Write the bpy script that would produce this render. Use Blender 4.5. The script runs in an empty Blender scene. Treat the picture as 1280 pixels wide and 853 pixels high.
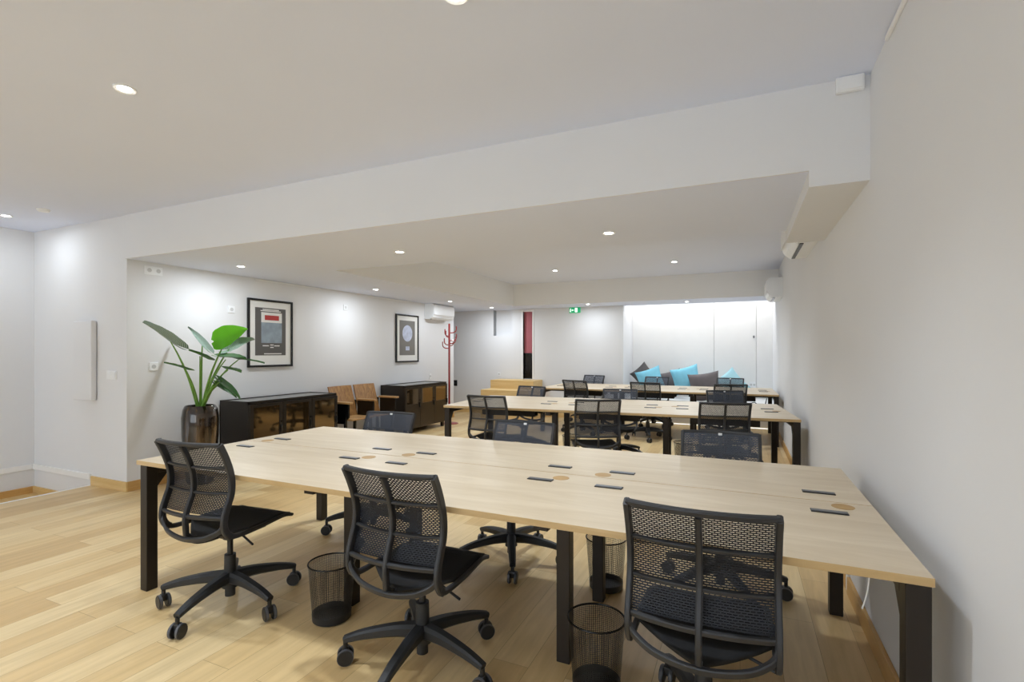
import bpy, bmesh, math, random
from mathutils import Vector, Matrix, Euler
random.seed(7)
PI = math.pi
SC = bpy.context.scene
COL = SC.collection

# ------------------------------------------------------------------ camera geometry (fitted to the photograph)
F_PX, YAW, HORIZON, CAM_H = 628.6, math.radians(24.3955), 439.34, 1.3543
SN, CS = math.sin(YAW), math.cos(YAW)

def at_y(u, v, y):
    t = (u - 640) / F_PX
    return at(u, v, y / (CS + t * SN))

def at(u, v, d):
    """world point seen at pixel (u, v) at forward distance d"""
    r = (u - 640) / F_PX * d
    return Vector((r * CS - d * SN, r * SN + d * CS, CAM_H - (v - HORIZON) / F_PX * d))

# ------------------------------------------------------------------ materials
def lin(c):
    return tuple(((x / 12.92) if x <= .04045 else ((x + .055) / 1.055) ** 2.4) for x in c)

def rgb(h):
    return lin(tuple(int(h[i:i + 2], 16) / 255 for i in (0, 2, 4))) + (1,)

class NT:
    def __init__(self, name):
        self.m = bpy.data.materials.new(name)
        self.m.use_nodes = True
        self.t = self.m.node_tree
        self.b = self.t.nodes['Principled BSDF']
        self.out = self.t.nodes['Material Output']
    def n(self, kind, **kw):
        x = self.t.nodes.new(kind)
        for k, v in kw.items():
            if k in x.inputs.keys():
                x.inputs[k].default_value = v
            else:
                setattr(x, k, v)
        return x
    def l(self, a, b):
        self.t.links.new(a, b)
    def coords(self, kind='Object', scale=(1, 1, 1), rot=(0, 0, 0)):
        tc = self.n('ShaderNodeTexCoord')
        mp = self.n('ShaderNodeMapping')
        mp.inputs['Scale'].default_value = scale
        mp.inputs['Rotation'].default_value = rot
        self.l(tc.outputs[kind], mp.inputs['Vector'])
        return mp.outputs['Vector']
    def ramp(self, stops):
        r = self.n('ShaderNodeValToRGB')
        e = r.color_ramp.elements
        while len(e) < len(stops):
            e.new(.5)
        for x, (p, c) in zip(e, stops):
            x.position = p
            x.color = c
        return r

def plain(name, hexc, rough=.5, metal=0., var=.04, scale=6., bump=0., spec=.5, coat=0., bscale=None):
    """solid colour with faint procedural variation"""
    k = NT(name)
    c = rgb(hexc)
    vec = k.coords('Object')
    nz = k.n('ShaderNodeTexNoise', Scale=scale, Detail=3.)
    k.l(vec, nz.inputs['Vector'])
    lo = tuple(max(0, x * (1 - var)) for x in c[:3]) + (1,)
    hi = tuple(min(1, x * (1 + var)) for x in c[:3]) + (1,)
    r = k.ramp([(.3, lo), (.7, hi)])
    k.l(nz.outputs['Fac'], r.inputs['Fac'])
    k.l(r.outputs['Color'], k.b.inputs['Base Color'])
    k.b.inputs['Roughness'].default_value = rough
    k.b.inputs['Metallic'].default_value = metal
    k.b.inputs['Specular IOR Level'].default_value = spec
    k.b.inputs['Coat Weight'].default_value = coat
    if bump:
        n2 = k.n('ShaderNodeTexNoise', Scale=bscale or scale * 12, Detail=4.)
        k.l(vec, n2.inputs['Vector'])
        bp = k.n('ShaderNodeBump', Strength=bump, Distance=.01)
        k.l(n2.outputs['Fac'], bp.inputs['Height'])
        k.l(bp.outputs['Normal'], k.b.inputs['Normal'])
    return k.m

def emit(name, hexc, strength):
    k = NT(name)
    k.b.inputs['Base Color'].default_value = rgb(hexc)
    k.b.inputs['Emission Color'].default_value = rgb(hexc)
    k.b.inputs['Emission Strength'].default_value = strength
    return k.m

def wood_floor():
    k = NT('oak_plank_floor')
    # planks run along Y: rotate so the brick rows lie across X
    vec = k.coords('Object', (1, 1, 1), (0, 0, PI / 2))
    br = k.n('ShaderNodeTexBrick', Scale=1.0)
    br.offset = .37
    br.offset_frequency = 2
    for kk, vv in {'Mortar Size': .0013, 'Mortar Smooth': .3, 'Bias': 0., 'Brick Width': 1.45, 'Row Height': .165}.items():
        br.inputs[kk].default_value = vv
    br.inputs['Color1'].default_value = (0, 0, 0, 1)
    br.inputs['Color2'].default_value = (1, 1, 1, 1)
    br.inputs['Mortar'].default_value = (.35, .35, .35, 1)
    k.l(vec, br.inputs['Vector'])
    tone = k.ramp([(0., rgb('CDAD79')), (.5, rgb('DBBE8A')), (1., rgb('E3CB9C'))])
    k.l(br.outputs['Color'], tone.inputs['Fac'])
    v2 = k.coords('Object', (11, .9, 1))
    g = k.n('ShaderNodeTexNoise', Scale=2.2, Detail=6., Roughness=.6, Distortion=.6)
    k.l(v2, g.inputs['Vector'])
    gr = k.ramp([(.3, (.80, .77, .72, 1)), (.65, (1.03, 1.03, 1.03, 1))])
    k.l(g.outputs['Fac'], gr.inputs['Fac'])
    mx = k.n('ShaderNodeMix', data_type='RGBA', blend_type='MULTIPLY')
    mx.inputs['Factor'].default_value = .75
    k.l(tone.outputs['Color'], mx.inputs[6])
    k.l(gr.outputs['Color'], mx.inputs[7])
    mo = k.n('ShaderNodeMix', data_type='RGBA', blend_type='MIX')
    mo.inputs[7].default_value = rgb('A68A5E')
    k.l(br.outputs['Fac'], mo.inputs['Factor'])
    k.l(mx.outputs[2], mo.inputs[6])
    k.l(mo.outputs[2], k.b.inputs['Base Color'])
    k.b.inputs['Roughness'].default_value = .38
    bp = k.n('ShaderNodeBump', Strength=.25, Distance=.003, invert=True)
    k.l(br.outputs['Fac'], bp.inputs['Height'])
    k.l(bp.outputs['Normal'], k.b.inputs['Normal'])
    return k.m

def grain(name, light, dark, axis='x', rough=.45, stretch=14., scale=1.6, amount=.8, bump=0.):
    k = NT(name)
    s = {'x': (1, stretch, stretch), 'y': (stretch, 1, stretch), 'z': (stretch, stretch, 1)}[axis]
    vec = k.coords('Object', s)
    g = k.n('ShaderNodeTexNoise', Scale=scale, Detail=7., Roughness=.62, Distortion=.7)
    k.l(vec, g.inputs['Vector'])
    r = k.ramp([(.28, rgb(dark)), (.5, tuple((a + b) / 2 for a, b in zip(rgb(dark), rgb(light)))), (.68, rgb(light))])
    k.l(g.outputs['Fac'], r.inputs['Fac'])
    mx = k.n('ShaderNodeMix', data_type='RGBA')
    mx.inputs['Factor'].default_value = amount
    mx.inputs[6].default_value = rgb(light)
    k.l(r.outputs['Color'], mx.inputs[7])
    k.l(mx.outputs[2], k.b.inputs['Base Color'])
    k.b.inputs['Roughness'].default_value = rough
    return k.m

def perforated(name, hexc, bw, rh, mortar, rough=.6, offset=.5, hex2=None):
    """woven mesh: threads of the given colour with open slits between them (UV in metres)"""
    k = NT(name)
    tc = k.n('ShaderNodeTexCoord')
    br = k.n('ShaderNodeTexBrick', Scale=1.0)
    br.offset = offset
    for kk, vv in {'Mortar Size': mortar, 'Mortar Smooth': .15, 'Bias': 0., 'Brick Width': bw, 'Row Height': rh}.items():
        br.inputs[kk].default_value = vv
    k.l(tc.outputs['UV'], br.inputs['Vector'])
    nz = k.n('ShaderNodeTexNoise', Scale=3.)
    k.l(tc.outputs['Object'], nz.inputs['Vector'])
    r = k.ramp([(.3, rgb(hexc)), (.7, rgb(hex2 or hexc))])
    k.l(nz.outputs['Fac'], r.inputs['Fac'])
    k.l(r.outputs['Color'], k.b.inputs['Base Color'])
    k.b.inputs['Roughness'].default_value = rough
    tr = k.n('ShaderNodeBsdfTransparent')
    mx = k.n('ShaderNodeMixShader')
    k.l(br.outputs['Fac'], mx.inputs[0])
    k.l(tr.outputs[0], mx.inputs[1])
    k.l(k.b.outputs[0], mx.inputs[2])
    k.l(mx.outputs[0], k.out.inputs['Surface'])
    return k.m

def leaf_material(name, a, b, trans=.0):
    k = NT(name)
    tc = k.n('ShaderNodeTexCoord')
    w = k.n('ShaderNodeTexWave', wave_type='BANDS', bands_direction='DIAGONAL', Scale=9., Distortion=1.2)
    k.l(tc.outputs['UV'], w.inputs['Vector'])
    r = k.ramp([(.1, rgb(a)), (.9, rgb(b))])
    k.l(w.outputs['Fac'], r.inputs['Fac'])
    k.l(r.outputs['Color'], k.b.inputs['Base Color'])
    k.b.inputs['Roughness'].default_value = .32
    if trans:
        t = k.n('ShaderNodeBsdfTranslucent')
        t.inputs['Color'].default_value = rgb(b)
        mx = k.n('ShaderNodeMixShader')
        mx.inputs[0].default_value = trans
        k.l(k.b.outputs[0], mx.inputs[1])
        k.l(t.outputs[0], mx.inputs[2])
        k.l(mx.outputs[0], k.out.inputs['Surface'])
    return k.m

def glaze():
    k = NT('dark_bronze_glaze')
    vec = k.coords('Object', (7, 7, .8))
    nz = k.n('ShaderNodeTexNoise', Scale=1.6, Detail=4., Distortion=.8)
    k.l(vec, nz.inputs['Vector'])
    r = k.ramp([(.35, rgb('17120E')), (.55, rgb('2E241B')), (.75, rgb('6B5439'))])
    k.l(nz.outputs['Fac'], r.inputs['Fac'])
    k.l(r.outputs['Color'], k.b.inputs['Base Color'])
    k.b.inputs['Roughness'].default_value = .09
    k.b.inputs['Metallic'].default_value = .45
    k.b.inputs['Coat Weight'].default_value = .8
    k.b.inputs['Coat Roughness'].default_value = .04
    bp = k.n('ShaderNodeBump', Strength=.35, Distance=.02)
    k.l(nz.outputs['Fac'], bp.inputs['Height'])
    k.l(bp.outputs['Normal'], k.b.inputs['Normal'])
    return k.m

M = dict(
    wall=plain('white_wall_paint', 'E2E3E5', .75, var=.012, scale=1.2, bump=.03, bscale=90),
    ceil=plain('ceiling_white_bounce_tint', 'DFE6F8', .85, var=.012, scale=.8),  # blue in the colour offsets warm light bounced off the floor
    soffit=plain('ceiling_white_side_tone', 'ECECEB', .8, var=.012, scale=.8),  # same ceiling white for upright faces, toned apart for the light they get
    trimw=plain('white_trim_paint', 'EDEDEC', .5, var=.01),
    floor=wood_floor(),
    oak=grain('oak_skirting', 'D2A96A', 'B98B4B', 'y', .4),
    oakx=grain('oak_step', 'E2C58E', 'CFA968', 'x', .45),
    desk=grain('light_oak_desktop', 'D9CAB1', 'C1AE90', 'x', .36, 8., 1.3, .85),
    deskedge=grain('oak_desk_edge', 'CDB184', 'B3945F', 'x', .45, 9., 1.4, .8),
    steel=plain('black_steel', '2A241F', .42, .35, var=.06),
    plastic=plain('black_plastic', '1F2022', .42, var=.06, scale=20),
    frame=plain('charcoal_chair_frame', '2B2C2F', .46, var=.06, scale=14),
    base=plain('charcoal_base_plastic', '26282B', .5, var=.06, scale=14),
    sling=plain('black_seat_fabric', '17181A', .8, var=.1, scale=60, bump=.2, bscale=500),
    tread=plain('grey_wheel_tread', '55565A', .5, var=.05),
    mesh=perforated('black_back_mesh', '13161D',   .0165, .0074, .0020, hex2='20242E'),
    meshf=perforated('slate_back_mesh_lit', '3E444F', .0165, .0074, .0023, hex2='4C525F'),  # same chair mesh, its lit front look put into the colour
    wire=perforated('black_wire_mesh', '17181A', .0075, .0075, .00105, .45, 0., '232426'),
    chrome=plain('grey_flap_metal', '787C82', .35, .7, var=.05),
    flapdark=plain('dark_flap_slot', '15171B', .5),
    cork=grain('wooden_grommet', 'BE9A64', 'A17F4B', 'x', .5, 6., 3.),
    cab=plain('black_cabinet_steel', '2A231C', .35, .3, var=.1),
    cabtop=plain('grey_cabinet_top', '8C8B88', .3, .2, var=.05),
    smoke=plain('bronze_smoked_glass', '7A6546', .05, .9, var=.03, coat=.5),
    cabwarm=plain('bronze_steel', '3E352B', .28, .55, var=.05),
    wseat=grain('striped_walnut_veneer', 'B98C52', '744B28', 'z', .4, 30., 1.5, 1.),
    wseat2=grain('walnut_armrest', 'C7A06A', '94693E', 'x', .4, 10., 2., 1.),
    red=plain('red_lacquer_steel', '8F1D1B', .3, .0, var=.05, coat=.4),
    white_pl=plain('white_plastic', 'EEF0F2', .4, var=.01),
    socketf=plain('pale_socket_face', 'C9CACA', .4, var=.02),
    grey_pl=plain('grey_plastic', '8B8D8E', .45, var=.03),
    black=plain('black_gloss', '0C0C0D', .25),
    mat_white=plain('white_picture_mount', 'E9E9E6', .8, var=.01),
    posterg=plain('grey_print', '5A5856', .5, var=.05),
    posterg2=plain('warm_grey_print', '77746F', .5, var=.05),
    posterb=plain('blue_grey_print', '8C9AA6', .5, var=.22, scale=9.),
    posterw=plain('white_print', 'E4E3E0', .5, var=.02),
    posterr=plain('red_print', 'B0302C', .5),
    posterl=plain('pale_blue_print', 'BCC4DA', .5, var=.16, scale=16.),
    glaze=glaze(),
    soil=plain('dark_potting_soil', '2A1E14', .95, var=.4, scale=60, bump=.8),
    leaf=leaf_material('dark_green_leaf', '2E5A2C', '4F7F45'),
    leafg=leaf_material('grey_green_leaf', '57715F', 'A3B4A8'),
    leafb=leaf_material('bright_green_leaf', '4FA012', '6CC41C', .35),
    stem=plain('green_petiole', '6C9A3C', .4, var=.2, scale=9.),
    turq=plain('turquoise_cotton', '86CDE4', .9, var=.07, scale=9., bump=.25, bscale=300),
    turql=plain('pale_turquoise_cotton', 'AEDDE8', .9, var=.05, scale=9., bump=.25, bscale=300),
    greyc=plain('charcoal_cotton', '6C6667', .9, var=.09, scale=9., bump=.25, bscale=300),
    greyd=plain('dark_charcoal_cotton', '5C5959', .9, var=.09, scale=9., bump=.25, bscale=300),
    green=emit('exit_green', '1FA06A', .5),
    exitw=emit('exit_white', 'F4FFF8', 1.0),
    lens=emit('lamp_lens', 'FFF8EC', 45.),
    redblind=plain('dusty_red_panel', 'B0626A', .7, var=.04),
    darkglass=plain('dark_glass', '2A2520', .08, .3, var=.3, scale=4.),
    white_cable=plain('white_cable', 'E8E8E6', .5),
    winframe=plain('fill_window_frame', 'D8D8D6', .5),
)
def glass_mat():
    k = NT('fill_window_glass')
    g = k.n('ShaderNodeBsdfTransparent')
    gl = k.n('ShaderNodeBsdfGlossy', Roughness=.02)
    mx = k.n('ShaderNodeMixShader')
    mx.inputs[0].default_value = .06
    k.l(g.outputs[0], mx.inputs[1]); k.l(gl.outputs[0], mx.inputs[2]); k.l(mx.outputs[0], k.out.inputs['Surface'])
    return k.m
M['glass'] = glass_mat()

# ------------------------------------------------------------------ mesh builder
class MB:
    def __init__(self):
        self.v, self.f, self.mi, self.uv = [], [], [], {}
        self.mat = 0
    def add(self, vs, fs, uvs=None):
        o = len(self.v)
        self.v += [tuple(x) for x in vs]
        for i, f in enumerate(fs):
            if uvs:
                self.uv[len(self.f)] = [uvs[j] for j in f]
            self.f.append(tuple(j + o for j in f))
            self.mi.append(self.mat)
        return self
    def box(self, a, b, bev=0., M4=None):
        x0, y0, z0 = a; x1, y1, z1 = b
        bm = bmesh.new()
        bmesh.ops.create_cube(bm, size=1)
        bmesh.ops.transform(bm, verts=bm.verts, matrix=Matrix.Translation(((x0 + x1) / 2, (y0 + y1) / 2, (z0 + z1) / 2)) @ Matrix.Diagonal((abs(x1 - x0), abs(y1 - y0), abs(z1 - z0), 1)))
        if bev:
            bmesh.ops.bevel(bm, geom=bm.edges[:], offset=bev, segments=2, profile=.5, affect='EDGES')
        if M4 is not None:
            bmesh.ops.transform(bm, verts=bm.verts, matrix=M4)
        return self.bm(bm)
    def bm(self, bm):
        bm.verts.index_update()
        self.add([v.co for v in bm.verts], [[v.index for v in f.verts] for f in bm.faces])
        bm.free()
        return self
    def cyl(self, p, q, r0, r1=None, n=16, caps=True):
        r1 = r0 if r1 is None else r1
        p, q = Vector(p), Vector(q)
        d = (q - p).normalized()
        a = d.orthogonal().normalized(); b = d.cross(a)
        vs = []
        for c, r in ((p, r0), (q, r1)):
            for i in range(n):
                t = 2 * PI * i / n
                vs.append(c + (a * math.cos(t) + b * math.sin(t)) * r)
        fs = [(i, (i + 1) % n, n + (i + 1) % n, n + i) for i in range(n)]
        if caps:
            fs += [tuple(range(n - 1, -1, -1)), tuple(range(n, 2 * n))]
        return self.add(vs, fs)
    def lathe(self, prof, c=(0, 0, 0), n=28, uv=False):
        """prof: (radius, z) pairs"""
        vs, uvs = [], []
        L = 0
        for j, (r, z) in enumerate(prof):
            if j:
                L += math.hypot(r - prof[j - 1][0], z - prof[j - 1][1])
            for i in range(n + 1):
                t = 2 * PI * i / n
                vs.append((c[0] + r * math.cos(t), c[1] + r * math.sin(t), c[2] + z))
                uvs.append((t * prof[0][0], L))
        fs = []
        for j in range(len(prof) - 1):
            for i in range(n):
                k = j * (n + 1) + i
                fs.append((k, k + 1, k + n + 2, k + n + 1))
        return self.add(vs, fs, uvs if uv else None)
    def tube(self, pts, r, n=8, r1=None, caps=True):
        pts = [Vector(p) for p in pts]
        m = len(pts)
        vs = []
        up = None
        for i, p in enumerate(pts):
            t = (pts[min(i + 1, m - 1)] - pts[max(i - 1, 0)]).normalized()
            if up is None:
                up = t.orthogonal().normalized()
            up = (up - t * up.dot(t)).normalized()
            b = t.cross(up)
            rr = r if r1 is None else r + (r1 - r) * i / (m - 1)
            for k in range(n):
                a = 2 * PI * k / n
                vs.append(p + (up * math.cos(a) + b * math.sin(a)) * rr)
        fs = [(i * n + k, i * n + (k + 1) % n, (i + 1) * n + (k + 1) % n, (i + 1) * n + k) for i in range(m - 1) for k in range(n)]
        if caps:
            fs += [tuple(range(n - 1, -1, -1)), tuple(range((m - 1) * n, m * n))]
        return self.add(vs, fs)
    def strap(self, pts, side, w, t, w1=None, t1=None):
        """rectangular bar with chamfered corners swept along pts; side = width axis"""
        pts = [Vector(p) for p in pts]
        side = Vector(side)
        m = len(pts)
        vs = []
        for i, p in enumerate(pts):
            tg = (pts[min(i + 1, m - 1)] - pts[max(i - 1, 0)]).normalized()
            s = (side - tg * side.dot(tg)).normalized()
            nn = tg.cross(s)
            k = i / (m - 1)
            ww = (w if w1 is None else w + (w1 - w) * k) / 2
            tt = (t if t1 is None else t + (t1 - t) * k) / 2
            c = min(ww, tt) * .45
            for a, b in ((ww, tt - c), (ww - c, tt), (-ww + c, tt), (-ww, tt - c), (-ww, -tt + c), (-ww + c, -tt), (ww - c, -tt), (ww, -tt + c)):
                vs.append(p + s * a + nn * b)
        n = 8
        fs = [(i * n + k, i * n + (k + 1) % n, (i + 1) * n + (k + 1) % n, (i + 1) * n + k) for i in range(m - 1) for k in range(n)]
        fs += [tuple(range(n - 1, -1, -1)), tuple(range((m - 1) * n, m * n))]
        return self.add(vs, fs)
    def grid(self, fn, nu, nv, uvfn=None):
        vs, uvs = [], []
        for j in range(nv + 1):
            for i in range(nu + 1):
                vs.append(fn(i / nu, j / nv))
                uvs.append(uvfn(i / nu, j / nv) if uvfn else (i / nu, j / nv))
        fs = [(j * (nu + 1) + i, j * (nu + 1) + i + 1, (j + 1) * (nu + 1) + i + 1, (j + 1) * (nu + 1) + i) for j in range(nv) for i in range(nu)]
        return self.add(vs, fs, uvs)
    def prism(self, poly, axis, a, b):
        """extrude a 2-D polygon along axis between a and b"""
        def P(p, h):
            return {'x': (h, p[0], p[1]), 'y': (p[0], h, p[1]), 'z': (p[0], p[1], h)}[axis]
        n = len(poly)
        vs = [P(p, a) for p in poly] + [P(p, b) for p in poly]
        fs = [tuple(range(n)), tuple(range(2 * n - 1, n - 1, -1))] + [(i, n + i, n + (i + 1) % n, (i + 1) % n) for i in range(n)]
        return self.add(vs, fs)
    def build(self, name, mats, parent=None, smooth=False, kind=None, label=None):
        me = bpy.data.meshes.new(name)
        me.from_pydata(self.v, [], self.f)
        if not isinstance(mats, (list, tuple)):
            mats = [mats]
        for m in mats:
            me.materials.append(m)
        for p, i in zip(me.polygons, self.mi):
            p.material_index = min(i, len(mats) - 1)
        if self.uv:
            lay = me.uv_layers.new(name='UVMap')
            for p in me.polygons:
                us = self.uv.get(p.index)
                if us:
                    for li, q in zip(p.loop_indices, us):
                        lay.data[li].uv = q
        bm = bmesh.new(); bm.from_mesh(me)
        bmesh.ops.recalc_face_normals(bm, faces=bm.faces[:])
        bm.to_mesh(me); bm.free()
        if smooth:
            me.shade_smooth()
            if smooth != 'all':
                me.set_sharp_from_angle(angle=math.radians(38))
        me.update()
        o = bpy.data.objects.new(name, me)
        COL.objects.link(o)
        if parent is not None:
            o.parent = parent
        if kind:
            o['kind'] = kind
        if label:
            o['label'] = label
        return o

def catmull(pts, n=6):
    pts = [Vector(p) for p in pts]
    out = []
    for i in range(len(pts) - 1):
        p0, p1, p2, p3 = pts[max(i - 1, 0)], pts[i], pts[i + 1], pts[min(i + 2, len(pts) - 1)]
        for k in range(n):
            t = k / n
            out.append(.5 * ((2 * p1) + (p2 - p0) * t + (2 * p0 - 5 * p1 + 4 * p2 - p3) * t * t + (3 * p1 - p0 - 3 * p2 + p3) * t ** 3))
    out.append(pts[-1])
    return out

def thing(name, label, cat, loc=(0, 0, 0), rz=0., group=None):
    o = bpy.data.objects.new(name, None)
    o.empty_display_size = .1
    COL.objects.link(o)
    o.location = loc
    o.rotation_euler = (0, 0, rz)
    return tag(o, label, cat, group)

def tag(o, label, cat, group=None):
    o['label'] = label
    o['category'] = cat
    if group:
        o['group'] = group
    return o

def dup(o, parent=None):
    c = o.copy()
    COL.objects.link(c)
    if parent is not None:
        c.parent = parent
    for ch in list(o.children):
        dup(ch, c)
    return c

def struct(name, mb, mat, smooth=False):
    return mb.build(name, mat, smooth=smooth, kind='structure')

def sbox(name, a, b, mat, bev=0.):
    return struct(name, MB().box(a, b, bev), mat)

# ------------------------------------------------------------------ the room
XR, XL = .56, -5.38            # right wall and picture wall
ZH, ZL = 2.667, 2.246          # high and low ceiling
YB = 2.879                     # face of the cross wall and beam
YE = 9.8                       # end wall
YW = -4.6                      # wall behind the camera
XS = -7.1                      # wall beyond the stair

sbox('floor', (-5.97, YW, -.3), (XR + .1, YE, 0), M['floor'])
sbox('floor_recess', (-6.6, 8.95, -.3), (-5.97, YE, 0), M['floor'])
sbox('wall_right', (XR, YW, -.3), (XR + .15, 11., 3.0), M['wall'])
sbox('wall_left', (XL - .12, YB + .1, -.3), (XL, 8.95, ZL + .02), M['wall'])
sbox('wall_stair', (XS - .12, YW, -1.2), (XS, YB + .1, 3.0), M['wall'])
sbox('wall_cross', (XS, YB, -1.2), (XL, YB + .1, 3.0), M['wall'])
# end wall with the slit doorway and a shallow high niche
eb = MB()
for a, b in (((-6.7, -.3), (-4.884, 3.)), ((-4.884, -.3), (-4.445, 1.69)), ((-4.445, -.3), (-4.184, 3.)),
             ((-4.184, -.3), (-3.974, .772)), ((-3.974, -.3), (-2.07, 3.)), ((-4.184, 2.2), (-3.974, 3.))):
    eb.box((a[0], YE, a[1]), (b[0], YE + .12, b[1]))
struct('wall_end', eb, M['wall'])
sbox('wall_end_niche', (-4.95, YE + .12, 1.5), (-4.40, YE + .2, 2.7), M['wall'])
sbox('wall_recess_light_stop', (-6.75, 8.85, -.3), (XL - .12, 8.95, 2.4), M['wall'])  # unseen, added to keep outside light from leaking into the recess
sbox('floor_stair_light_stop', (XS - .1, YW, -1.3), (-5.97, YB + .1, -1.2), M['floor'])  # slab added under the stair to stop outside light leaking in
sbox('wall_recess', (-6.75, 8.95, -.3), (-6.65, YE, 2.4), M['wall'])
sbox('wall_alcove_side', (-2.22, YE + .12, -.3), (-2.07, 10.85, 3.), M['wall'])
sbox('wall_alcove_back', (-2.22, 10.75, -.3), (XR, 10.95, 3.), M['trimw'])
sbox('ceiling_alcove', (-2.22, YE + .12, 2.85), (XR, 10.95, 3.), M['ceil'])
# ceilings
sbox('ceiling_front', (XS, YW, ZH), (XR, YB, ZH + .15), M['ceil'])
cb = MB()
cb.box((XL - .2, YB, ZL), (.31, 4.25, 3.))          # beam zone
cb.box((XL - .2, 4.25, ZL), (-4.07, 8.95, 3.))      # left soffit
cb.box((-6.7, 8.95, ZL), (-4.07, YE + .12, 3.))
cb.box((-4.07, 9.05, ZL), (XR, YE + .12, 3.))       # far beam
cl = struct('ceiling_low', cb, [M['ceil'], M['soffit']])
for p_ in cl.data.polygons:
    p_.material_index = 0 if abs(p_.normal.z) > .5 else 1  # one paint in two tones: level faces blued against warm bounce, sides neutral
sbox('ceiling_beam_face', (XL - .02, YB - .012, ZL), (.31, YB, ZH), M['wall'])
sbox('ceiling_coffer', (-4.07, 4.25, ZH), (XR, 9.05, 3.), M['ceil'])
sbox('ceiling_duct', (.31, YB - .012, 2.165), (XR, 4.28, 3.), M['wall'])
# unseen wall behind the camera; wide window added to let in fill light
wb = MB()
wb.box((XS, YW - .15, -1.2), (-5.6, YW, 3.)).box((.1, YW - .15, -.3), (XR, YW, 3.))
wb.box((-5.6, YW - .15, -.3), (.1, YW, .35)).box((-5.6, YW - .15, 2.5), (.1, YW, 3.))
struct('wall_back', wb, M['wall'])
wf = MB()
for x in (-5.6, -3.72, -1.84, .04):
    wf.box((x, YW - .11, .35), (x + .06, YW - .04, 2.5), .006)
wf.box((-5.6, YW - .11, .35), (.1, YW - .04, .41), .006).box((-5.6, YW - .11, 2.44), (.1, YW - .04, 2.5), .006)
w1 = struct('window_fill_1', wf, M['winframe'])
MB().box((-5.58, YW - .08, .4), (.08, YW - .072, 2.46)).build('window_fill_pane', M['glass'], w1)

# skirtings and trims
sbox('baseboard_right', (XR - .018, YW, 0), (XR, 3.33, .095), M['oak'], .003)
sbox('baseboard_right_far', (XR - .014, 3.40, 0), (XR, YE, .095), M['oak'], .003)
sbox('trim_1', (XR - .012, 3.335, 0), (XR, 3.395, .55), M['trimw'], .003)
sbox('baseboard_left', (XL, YB, 0), (XL + .016, 8.95, .095), M['oak'], .003)
sbox('baseboard_cross', (-5.97, YB - .016, 0), (XL + .016, YB, .095), M['oakx'], .003)
sbox('baseboard_end', (-6.6, YE - .016, 0), (-2.07, YE, .095), M['oakx'], .003)
sbox('trim_2', (XS, YB - .02, .055), (-5.985, YB, .115), M['trimw'], .006)
sbox('trim_3', (XS, YW, .055), (XS + .02, YB - .02, .115), M['trimw'], .006)
sbox('trim_4', (XS, YB - .02, -.30), (-5.985, YB, -.13), M['oakx'], .004)
sbox('trim_5', (XS, .5, -.30), (XS + .02, YB - .02, -.13), M['oak'], .004)
sbox('trim_6', (-5.995, YW, -.05), (-5.965, YB, .003), M['trimw'], .004)
# winding stair treads beyond the floor edge
def tread(poly, z, label):
    b = MB().prism(poly, 'z', z - .04, z)
    return tag(b.build('stair_tread', M['oakx']), label, 'stair')
tread([(XS + .02, YB - .02), (-6.0, YB - .02), (-6.0, 2.35), (XS + .02, 1.95)], -.20, 'top oak tread of the stair winding down in the corner by the white wall')
tread([(XS + .02, 2.02), (-6.0, 2.42), (-6.0, .9), (XS + .02, .9)], -.38, 'second oak stair tread below the floor edge')

# alcove bench and white cupboard doors at the back
sbox('trim_bench', (-2.07, YE + .02, 0), (XR, 10.75, .44), M['trimw'], .01)
for i, (a, b) in enumerate(((-2.07, -.472), (-.468, .281), (.285, .56))):
    d = sbox('door_%d' % (i + 1), (a, 10.715, .45), (b, 10.75, 2.84), M['trimw'], .004)
    if i == 1:
        MB().cyl((.24, 10.712, 1.63), (.24, 10.685, 1.63), .018, n=14).box((.235, 10.68, 1.60), (.245, 10.69, 1.66), .003).build('door_handle', M['chrome'], d, True)
# doorway slit with its red and dark panels
dw = MB()
dw.box((-4.22, YE - .012, .76), (-4.184, YE + .1, 2.235), .003).box((-3.974, YE - .012, .76), (-3.94, YE + .1, 2.235), .003).box((-4.184, YE - .012, 2.19), (-3.974, YE + .1, 2.235), .003)
d4 = struct('door_4', dw, M['trimw'])
MB().box((-4.184, YE + .06, 1.30), (-3.974, YE + .09, 2.19)).build('door_upper_panel', M['redblind'], d4)
dl = MB().box((-4.184, YE + .06, .772), (-3.974, YE + .09, 1.30))
dl.build('door_lower_pane', M['darkglass'], d4)
fr = MB().box((-4.184, YE + .04, 1.285), (-3.974, YE + .06, 1.315)).box((-4.03, YE + .045, .80), (-4.015, YE + .06, 1.285)).box((-4.184, YE + .04, .772), (-3.974, YE + .06, .80))
fr.build('door_rail', M['black'], d4)
sbox('wall_niche_shade', (-4.886, YE + .0, 1.69), (-4.876, YE + .12, ZL), M['grey_pl'])  # grey sheet painting the shade on the niche's left reveal

# wooden steps up to the doorway
st = thing('wooden_step', 'pale oak two-tier step box below the red slit doorway', 'steps', (-4.2, 9.3, 0))
MB().box((-.50, -.45, 0), (.52, -.02, .595), .006).build('lower_tier', M['oakx'], st)
MB().box((-.50, -.02, 0), (.46, .48, .765), .006).build('upper_tier', M['oakx'], st)

# hanging rails at the top of the walls
def rail(name_label, a, b):
    return tag(MB().box(a, b, .004).build('picture_rail', M['white_pl']), name_label, 'picture rail')
rail('thin white hanging rail above the framed red and blue print', (XL, 4.28, 2.222), (XL + .014, 5.32, 2.240))
rail('thin white hanging rail above the framed pale disc print', (XL, 6.35, 2.222), (XL + .014, 7.4, 2.240))
rail('white hanging rail high on the right wall by the front ceiling', (XR - .014, 1.2, ZH - .028), (XR, 2.54, ZH - .006))

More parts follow.
